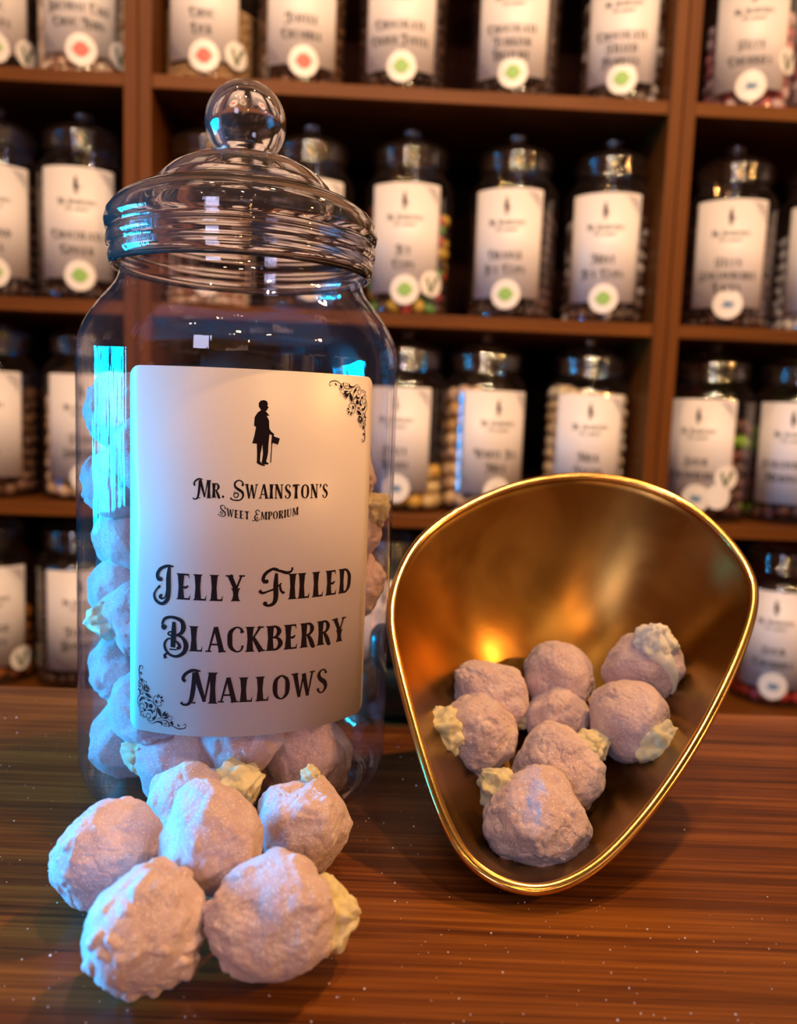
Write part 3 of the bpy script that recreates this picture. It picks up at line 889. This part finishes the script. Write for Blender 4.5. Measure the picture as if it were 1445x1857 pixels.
def mallow_mesh(name, sub, seed, bumpy=1.0, taper=.2, ncell=70, wrinkle=.5, length=1.0):
    v, f = ico(sub)
    rs = np.random.RandomState(seed)
    # drupelets: jittered points on the sphere, domes between creases
    i = np.arange(ncell) + .5
    ph = np.arccos(1 - 2 * i / ncell); th = math.pi * (1 + 5 ** .5) * i
    S = np.c_[np.cos(th) * np.sin(ph), np.sin(th) * np.sin(ph), np.cos(ph)] + rs.randn(ncell, 3) * .11
    S /= np.linalg.norm(S, axis=1)[:, None]
    coarse, _ = ico(4)
    wn_ = np.c_[vnoise(coarse, 2.2, seed), vnoise(coarse, 2.2, seed + 9), vnoise(coarse, 2.2, seed + 17)]
    # interpolate the slow warp from the coarse sphere (nearest three, weighted)
    def interp(val, Pts):
        out = np.zeros((len(Pts),) + val.shape[1:])
        for k in range(0, len(Pts), 4096):
            d = Pts[k:k + 4096] @ coarse.T
            idx = np.argpartition(-d, 4, axis=1)[:, :4]
            dd = 1 - np.take_along_axis(d, idx, 1) + 1e-5
            w = 1 / dd; w /= w.sum(1)[:, None]
            out[k:k + 4096] = (val[idx] * (w[..., None] if val.ndim > 1 else w)).sum(1)
        return out
    wv = interp(wn_, v)
    q = v + wv * .22; q /= np.linalg.norm(q, axis=1)[:, None]
    Hs = np.zeros(len(v)); sg = .62 * 2.0 / math.sqrt(ncell)
    amp = rs.uniform(.75, 1.1, ncell)
    for k in range(0, len(v), 8192):
        d = 2 - 2 * np.clip(q[k:k + 8192] @ S.T, -1, 1)
        w = np.exp(-d * 2.6 / sg ** 2) * amp
        Hs[k:k + 8192] = np.clip(1.0 + .42 * np.log(w.sum(1) + 1e-9), -.6, 1)
    lo = interp(vnoise(coarse, 1.0, seed + 30), v)
    mask = np.clip(.5 + lo * 2.0 + v[:, 2] * .35, .10, 1) * bumpy
    wr = interp(vnoise(coarse, 2.8, seed + 41), v)
    fine = np.exp(-(interp(vnoise(coarse, 2.6, seed + 51), v) / .05) ** 2)
    r = 1 + lo * .20 + mask * (Hs - .5) * .044 + wr * .030 * wrinkle - fine * .022 * wrinkle * (1.1 - mask)
    z = v[:, 2]
    sxy = 1 - taper * smooth(z, -.3, 1.1) - .05 * smooth(-z, .5, 1)
    P = v * r[:, None]
    P[:, 0] *= sxy * (1 + rs.uniform(-.05, .05)); P[:, 1] *= sxy * (1 + rs.uniform(-.08, .02)); P[:, 2] *= length
    return mesh(name, (P * 1.0).tolist(), f, M['mallow'])


def cream_mesh(name, seed, lobes=6, twist=1.5, tall=.7, mat=None):
    v, f = ico(5)
    a = np.arctan2(v[:, 1], v[:, 0]); z = v[:, 2]
    rr = np.sqrt(1 - np.clip(z, -1, 1) ** 2)
    n = vnoise(v, 2.4, seed)
    ridge = np.abs(np.cos(lobes / 2 * a + twist * z))
    r = 1 + .20 * rr * (ridge - .5) + n * .22
    P = v * r[:, None]
    tip = smooth(-z, .4, 1.0)
    P[:, 0] *= (1 - .35 * tip); P[:, 1] *= (1 - .35 * tip)
    P[:, 2] *= tall; P[:, 2] -= tip * .28
    return mesh(name, P.tolist(), f, mat or M['cream'])


CR = [cream_mesh('cream_swirl', s, l, t, tl) for s, l, t, tl in ((1, 7, 1.6, .9), (2, 6, 2.2, .85), (3, 8, 1.2, .95))]
CRW = cream_mesh('cream_swirl', 5, 6, 2.0, .8, M['cream_white'])
VAR = [mallow_mesh('marshmallow', 6, 100 + i, b, t, n, w, l) for i, (b, t, n, w, l) in
       enumerate([(1, .2, 70, .6, 1.02), (.6, .28, 60, 1, 1.08), (.9, .15, 85, .8, .97), (.4, .24, 50, .6, 1.05), (.75, .2, 75, 1.2, 1.0)])]


def place_mallow(p, r, cream, label, group, me, cs=.5, spin=0., cme=None, off=.86, drip=None):
    o = obj('marshmallow', me, None, p)
    o.scale = (r, r, r)
    d = Vector(cream).normalized()
    q = Vector((0, 0, -1)).rotation_difference(d)
    o.rotation_mode = 'QUATERNION'
    o.rotation_quaternion = q @ Vector((0, 0, 1)).rotation_difference(Vector((0, 0, 1))) if not spin else q @ Matrix.Rotation(spin, 3, 'Z').to_quaternion()
    tag(o, label, 'marshmallow', group)
    if cs:
        c = obj('cream_topping', cme or CR[int(abs(p[0] * 1e4)) % 3], o)
        c.location = (0, 0, -off); c.scale = (cs, cs, cs)
        c['label'] = 'pale yellow cream'
    return o


HM = lambda seed, b, t, n, w, l=1.0: mallow_mesh('marshmallow', 7, seed, b, t, n, w, l)
GF = 'loose marshmallows in front of the large jar'
place_mallow(atZ(193, 1556, .0185), .0178, (.55, .6, -.35), 'wrinkled lilac marshmallow farthest left of the loose heap, blue on its left side', GF, HM(11, .55, .2, 80, 1.2, 1.02), .42, 1.0)
place_mallow(atZ(254, 1686, .0197), .0181, (.15, .95, .05), 'bumpy berry-shaped marshmallow at the front left of the loose heap', GF, HM(12, 1.25, .18, 92, .5, 1.0), .4, .4)
place_mallow(atZ(385, 1513, .0300), .0176, (.15, -.05, -.95), 'smooth pale marshmallow resting on top in the middle of the heap', GF, HM(13, .45, .22, 60, .9, 1.03), .5, 2.0, None, .72)
place_mallow(atZ(352, 1468, .0180), .0176, (.84, .30, .42), 'marshmallow behind the middle one, yellow cream at its right top', GF, HM(14, .4, .15, 60, .8, 1.0), .48, .7, CR[0], .98)
place_mallow(atZ(552, 1500, .0178), .0176, (.03, .62, .80), 'rounded marshmallow at the back right of the loose heap, tiny cream tip on top', GF, HM(15, .55, .12, 75, 1.0, .98), .2, 1.4, CR[1], 1.02)
place_mallow(atZ(487, 1668, .0192), .0188, (.80, .44, -.20), 'large marshmallow at the front right of the loose heap, cream on its right', GF, HM(16, .85, .26, 66, .7, 1.04), .56, 2.6, CR[2], .88)

# ------------------------------------------------------------------ brass scoop pan
RIM = [(0.0068, 0.1013), (0.0313, 0.1004), (0.0515, 0.0925), (0.0671, 0.0795), (0.078, 0.0614), (0.0831, 0.0435), (0.0822, 0.0284), (0.0748, 0.0101), (0.0604, -0.0149),
       (0.0412, -0.0434), (0.0211, -0.0686), (0.0025, -0.0878), (-0.012, -0.0984), (-0.0264, -0.1033), (-0.0403, -0.101), (-0.0514, -0.093), (-0.0591, -0.0787), (-0.0652, -0.0606),
       (-0.0709, -0.0406), (-0.0771, -0.016), (-0.081, 0.006), (-0.079, 0.0282), (-0.0699, 0.052), (-0.0525, 0.072), (-0.0243, 0.0914)]
SN = Vector((0, -.63803729, .77000547)); SE = Vector((1, 0, 0)); SVv = Vector((0, .77000547, .63803729))
SCN = Vector((.0788, .3418, .0724)); SD, SK = .062, 2.4
pan = empty('scale_pan', SCN)
tag(pan, 'tilted pear-shaped brass scale pan holding marshmallows on the counter', 'scale pan')
rimc = catmull(RIM, 6, True)
rimc = [rimc[k] for k in range(len(rimc))]
for _ in range(4): rimc = [(rimc[k - 1] + rimc[k] * 2 + rimc[(k + 1) % len(rimc)]) / 4 for k in range(len(rimc))]


def pan_pt(k, u, inset=0., depth=SD):
    r = rimc[k % len(rimc)]
    l = math.hypot(*r); s = (l - inset) / l
    return SE * (r[0] * s * u) + SVv * (r[1] * s * u) - SN * ((depth) * (1 - u ** SK))


def pan_shell():
    vs, fs = [], []; n = len(rimc); US = [i / 30 for i in range(31)]
    for (dep, ins) in ((SD, 0.0), (SD + .0014, -.0010)):
        for u in US:
            for k in range(n): vs.append(pan_pt(k, u if u > 0 else 1e-4, ins, dep))
    m = len(US) * n
    for s in (0, 1):
        for i in range(len(US) - 1):
            for k in range(n):
                l = (k + 1) % n; a = s * m + i * n
                q = (a + k, a + l, a + n + l, a + n + k)
                fs.append(q if s == 0 else q[::-1])
    a = (len(US) - 1) * n
    for k in range(n):
        l = (k + 1) % n; fs.append((a + k, a + l, m + a + l, m + a + k))
    me = mesh('pan_bowl', vs, fs, M['brass'])
    bm = bmesh.new(); bm.from_mesh(me); bmesh.ops.remove_doubles(bm, verts=bm.verts, dist=2e-5)
    bmesh.ops.recalc_face_normals(bm, faces=bm.faces); bm.to_mesh(me); bm.free()
    me.polygons.foreach_set('use_smooth', [True] * len(me.polygons))
    return obj('pan_bowl', me, pan)


pan_shell()


def pan_rim():
    vs, fs = [], []; n = len(rimc); S = 12
    for k in range(n):
        a, b = rimc[k - 1], rimc[(k + 1) % n]
        t = (b - a); t = t / np.hypot(*t); nn = np.array((t[1], -t[0]))
        c = rimc[k]
        for j in range(S):
            w = 2 * math.pi * j / S
            # rolled edge with a fine groove along its crown
            rr = .0021 * (1 - .22 * math.exp(-((w - math.pi / 2) / .35) ** 2))
            o = nn * (rr * math.cos(w) + .0006)
            vs.append(SE * float(c[0] + o[0]) + SVv * float(c[1] + o[1]) + SN * (rr * math.sin(w)))
    for k in range(n):
        l = (k + 1) % n
        for j in range(S):
            i = (j + 1) % S
            fs.append((k * S + j, l * S + j, l * S + i, k * S + i))
    me = mesh('rolled_rim', vs, fs, M['brass_rim'])
    bm = bmesh.new(); bm.from_mesh(me); bmesh.ops.recalc_face_normals(bm, faces=bm.faces); bm.to_mesh(me); bm.free()
    me.polygons.foreach_set('use_smooth', [True] * len(me.polygons))
    obj('rolled_rim', me, pan)


pan_rim()

GS = 'marshmallows in the brass pan'
for (x, y, dep, r, cr, lab, seed, sh, cs, cm, off) in [
    (885, 1260, .381, .0182, (.7, -.1, -.5), 'marshmallow at the upper left of the pan, behind one with cream on its left', 21, (.6, .25, 70, 1.1, 1.05), .3, CR[0], .9),
    (1014, 1225, .394, .0182, (0, .6, -.8), 'smooth squarish marshmallow at the back middle of the brass pan', 22, (.3, .15, 50, .8, .98), .3, CR[1], .9),
    (1167, 1213, .388, .0183, (.10, -.45, .90), 'marshmallow at the back right of the pan, white cream dripping on top', 23, (.3, .1, 50, .6, 1.0), .50, CRW, .92),
    (873, 1330, .362, .0176, (-.86, -.48, .18), 'marshmallow at the left of the pan with a yellow cream swirl on its left', 24, (.75, .18, 80, 1.1, 1.05), .58, CR[2], 1.1),
    (1010, 1304, .378, .0160, (.1, .5, -.8), 'small marshmallow in the middle of the brass pan, ringed by others', 25, (.6, .2, 70, .8, .95), .3, CR[0], .9),
    (1136, 1305, .362, .0176, (.50, -.80, -.30), 'marshmallow at the right of the pan with yellow cream at its lower right', 26, (.3, .18, 50, .5, 1.05), .58, CR[1], 1.08),
    (1006, 1398, .350, .0188, (.80, .1, .55), 'marshmallow low in the pan, yellow cream at its right top', 27, (.6, .25, 66, 1.1, 1.0), .38, CR[2], .95),
    (976, 1487, .316, .0190, (-.72, .40, .42), 'bluish marshmallow lowest in the brass pan, nearest the spout', 28, (.8, .2, 84, 1.3, 1.0), .40, CR[0], .98)]:
    o = place_mallow(atD(x, y, dep), r, cr, lab, GS, HM(seed, *sh), cs, seed * 1.3, cm, off)
    if seed == 23:
        o.children[0]['label'] = 'white cream'
        # drip running down over the front of the mallow
        ti, ds = ico(4)
        D = catmull([(0, 0, 0, .30), (.22, -.10, -.25, .22), (.42, -.12, -.62, .14), (.52, -.06, -1.02, .07), (.52, -.04, -1.22, .05)], 8)
        vs, fs = [], []; S = 14
        inv = o.rotation_quaternion.inverted()
        for d in D:
            # centre in world-oriented mallow units, pushed onto the surface facing the camera
            c = Vector((.10 + d[0], -.98 + d[1] * .3, .78 + d[2]))
            c = c.normalized() * (1.02 if c.length < 1.25 else 1.06)
            nrm = c.normalized(); side = nrm.cross(Vector((.3, 0, -1))).normalized()
            for j in range(S):
                w = 2 * math.pi * j / S
                vs.append(inv @ (c + (side * math.cos(w) + nrm * .6 * math.sin(w)) * d[3]))
        for i in range(len(D) - 1):
            for j in range(S):
                fs.append((i * S + j, i * S + (j + 1) % S, (i + 1) * S + (j + 1) % S, (i + 1) * S + j))
        fs.append(tuple(range(S))[::-1]); fs.append(tuple((len(D) - 1) * S + j for j in range(S)))
        obj('cream_drip', mesh('cream_drip', vs, fs, M['cream_white']), o)

# ------------------------------------------------------------------ large jar
JX, JY, JR = -.0695, .36, .067
jar = empty('sweet_jar', (JX, JY, 0))
tag(jar, 'large clear jar of Jelly Filled Blackberry Mallows with ball-knobbed lid on the counter', 'jar')
BP = [(0, .0045), (.03, .004), (.050, .0016), (.058, .0010), (.0635, .0045), (.0662, .011), (JR, .020), (JR, .06), (JR, .10), (JR, .15), (JR, .180), (.0669, .186), (.0655, .1930),
      (.0625, .1995), (.0575, .2065), (.0530, .2120), (.0508, .2160), (.0502, .2200), (.0502, .2300), (.0500, .2400)]
lathe('jar_body', prof_smooth(BP, 6), M['jar'], jar, 128)
kc, kr = .2820, .0167
knob = [(kr * math.cos(R_(a)), kc + kr * math.sin(R_(a))) for a in range(88, -51, -8)]
LP = [(0, kc + kr)] + knob + [(.0112, .2680), (.0125, .2668), (.018, .2668), (.025, .2648), (.0310, .2612), (.0355, .2568), (.0378, .2535), (.0400, .2518), (.0460, .2500), (.0520, .2462), (.0555, .2415), (.0563, .2375),
      (.0556, .2350), (.0545, .2342), (.0553, .2328), (.0557, .2305), (.0553, .2285), (.0540, .2275), (.0546, .2262), (.0548, .2235), (.0540, .2212), (.0528, .2198),
      (.0514, .2204), (.0512, .2250), (.0514, .2300), (.0528, .2350), (.0532, .2385), (.0515, .2430), (.0460, .2468), (.0400, .2488), (.0355, .2500), (.0338, .2530),
      (.0290, .2590), (.0230, .2624), (.0160, .2643), (.0098, .2650), (.0086, .2680), (.0096, .2710)]
ki = kr - .0022
LP += [(ki * math.cos(R_(a)), kc + ki * math.sin(R_(a))) for a in range(-46, 89, 9)] + [(0, kc + ki)]
lathe('lid', LP, M['lid'], jar, 128)

AC = R_(17)
a0, a1 = R_(-24.6), R_(58.6)
lab = curved_panel('label', JR + .0003, a0, a1, .0440, .1785, M['paper'], jar, .004)
fn = cyl_fn(JR + .0006, AC)
for nm, a in (('shop_name', ("MR. SWAINSTON'S", .0015, .1327, .0052, .0505)), ('shop_subtitle', ('SWEET EMPORIUM', 0, .1250, .0029, .0290, .0018)),
              ('product_name', ('JELLY FILLED', .0005, .0952, .0096, .0785)), ('product_name', ('BLACKBERRY', .001, .0762, .0094, .0735)),
              ('product_name', ('MALLOWS', .001, .0572, .0094, .0570))):
    obj(nm, items_mesh(nm, [(i, 0) for i in line_items(*a)], fn, [M['ink']]), lab)
obj('portrait_silhouette', items_mesh('portrait_silhouette', [(i, 0) for i in gentleman(.0015, .1445, .0230)], fn, [M['ink']]), lab)
wl = (a1 - AC) * JR
obj('corner_flourish', items_mesh('corner_flourish', [(i, 0) for i in flourish((a0 - AC) * JR + .0004, .0440, 1, .0190e-3)], fn, [M['ink']]), lab)
obj('corner_flourish', items_mesh('corner_flourish', [(i, 0) for i in flourish(wl - .0004, .1785, -1, .0190e-3)], fn, [M['ink']]), lab)

# marshmallows inside the jar
GJ = 'marshmallows inside the large jar'
CEN = Vector((JX, JY, 0))


def on_cyl(x, y, rad):
    d = ray(x, y); o = CAMP - CEN
    a = d.x ** 2 + d.y ** 2; b = 2 * (o.x * d.x + o.y * d.y); c = o.x ** 2 + o.y ** 2 - rad * rad
    D = max(0, b * b - 4 * a * c)
    return CAMP + d * ((-b - math.sqrt(D)) / (2 * a))


placed = []
vis = [
    (216, 748, .0470, .0180, (.2, .8, .5), 'marshmallow at the top of the pile, left of the label\'s upper corner', 0, 0, 0),
    (216, 880, .0470, .0186, (.22, -.76, .60), 'marshmallow left of the label, ribbed cream swirl facing out', 2, .50, 1),
    (240, 985, .0400, .0172, (-.7, .5, .3), 'marshmallow at mid height, half hidden by the label\'s left edge', 1, .35, 2),
    (215, 1078, .0480, .0174, (0, .8, .5), 'tall pinkish marshmallow touching the jar\'s left wall, mid height', 3, 0, 0),
    (268, 1120, .0490, .0182, (-.93, -.25, -.02), 'marshmallow behind the label\'s left edge, cream poking left', 4, .42, 0),
    (228, 1212, .0460, .0174, (.1, .5, .9), 'marshmallow under the poking cream, left of the label', 2, .3, 1),
    (270, 1290, .0490, .0184, (-.3, .9, .1), 'marshmallow at the label\'s lower left corner', 1, 0, 0),
    (214, 1342, .0460, .0186, (.3, .9, 0), 'marshmallow at the bottom left corner inside the jar', 3, 0, 0),
    (330, 1388, .0480, .0188, (-.93, -.15, .28), 'marshmallow on the jar\'s floor with cream at its left, below the label', 4, .38, 2),
    (440, 1330, .0470, .0180, (0, .6, .8), 'marshmallow peeking out beneath the label\'s bottom edge', 0, 0, 0),
    (560, 1375, .0470, .0192, (0, .8, .3), 'dark shaded marshmallow on the jar\'s floor at the right', 1, 0, 0),
    (662, 1063, .0480, .0176, (-.5, .5, .3), 'marshmallow against the jar\'s right wall, right of the label', 2, 0, 0),
    (628, 955, .0470, .0170, (.75, -.15, .55), 'marshmallow right of the label with yellow cream poking up', 4, .42, 1),
    (618, 860, .0440, .0170, (-.5, .5, .3), 'marshmallow highest on the jar\'s right side', 0, 0, 0),
]
for (x, y, rad, r, cr, lb, vi, cs, ci) in vis:
    p = on_cyl(x, y, rad)
    p.z = max(p.z, .0205)
    h = Vector((p.x - JX, p.y - JY, 0))
    if h.length > JR - .0012 - r: h = h.normalized() * (JR - .0012 - r)
    p = Vector((JX + h.x, JY + h.y, p.z))
    place_mallow(p, r * .97, cr, lb, GJ, VAR[vi], cs, x * .01, CR[ci], .9)
    placed.append((p, r))
rf = random.Random(5)
lev = 0
for _ in range(9000):
    r = .0172
    rad = math.sqrt(rf.random()) * (JR - .0015 - r); a = rf.random() * 2 * math.pi
    z = rf.uniform(.0195, .150)
    p = Vector((JX + rad * math.cos(a), JY + rad * math.sin(a), z))
    if p.x > JX + .02 and z < .105 and p.y < JY + .03: continue
    if p.x > JX + .01 and z > .120: continue
    if all((p - q).length > (r + s) * .93 for q, s in placed):
        d = Vector((rf.uniform(-1, 1), rf.uniform(-1, 1), rf.uniform(-1, 1))).normalized()
        place_mallow(p, r, d, 'marshmallow in the middle of the jar\'s pile, mostly hidden by the label', 'hidden marshmallows behind the jar label',
                     VAR[rf.randrange(5)], .38, rf.random() * 6, CR[lev % 3], .9)
        placed.append((p, r)); lev += 1

# ------------------------------------------------------------------ dark green scale body behind the pan
sc = empty('weighing_scale', (.085, .42, 0))
tag(sc, 'dark green iron weighing scale base in shadow behind the brass pan', 'weighing scale')
def rbox(name, x0, x1, y0, y1, z0, z1, bev, parent, mat):
    o = boxes(name, [(x0, x1, y0, y1, z0, z1)], mat, parent, 0)
    bm = bmesh.new(); bm.from_mesh(o.data)
    bmesh.ops.bevel(bm, geom=bm.edges[:], offset=bev, segments=5, affect='EDGES', profile=.5)
    bm.to_mesh(o.data); bm.free(); o.data.polygons.foreach_set('use_smooth', [True] * len(o.data.polygons))
    return o
rbox('base', -.105, .07, .005, .038, 0, .030, .010, sc, M['iron'])
rbox('beam', -.098, -.070, .010, .032, .028, .050, .007, sc, M['iron'])

# ------------------------------------------------------------------ sugar spilled on the counter
rg = random.Random(12)
v0, f0 = ico(1)
vs, fs = [], []
def grain(p, s):
    b = len(vs)
    ang = rg.random() * 6; ca, sa = math.cos(ang), math.sin(ang)
    k = [s * rg.uniform(.7, 1.2) for _ in range(3)]
    for q in v0:
        x, y, z = q[0] * k[0], q[1] * k[1], q[2] * k[2]
        vs.append((p[0] + ca * x - sa * y, p[1] + sa * x + ca * y, p[2] + z + s * .8))
    fs.extend(tuple(i + b for i in f) for f in f0)
for _ in range(520):
    x = rg.gauss(-.07, .07); y = rg.uniform(.19, .44)
    if (x - JX) ** 2 + (y - JY) ** 2 < .0665 ** 2: continue
    grain((x, y, 0), rg.choice([.00014, .0002, .00026, .00038]))
for _ in range(130):
    grain((rg.uniform(-.02, .16), rg.uniform(.195, .27), 0), rg.choice([.00012, .00016, .0002, .00032]))
tag(obj('sugar_grains', mesh('sugar_grains', vs, fs, M['sugar'], False)), 'white sugar grains spilled over the wooden counter', 'sugar', None, 'stuff')
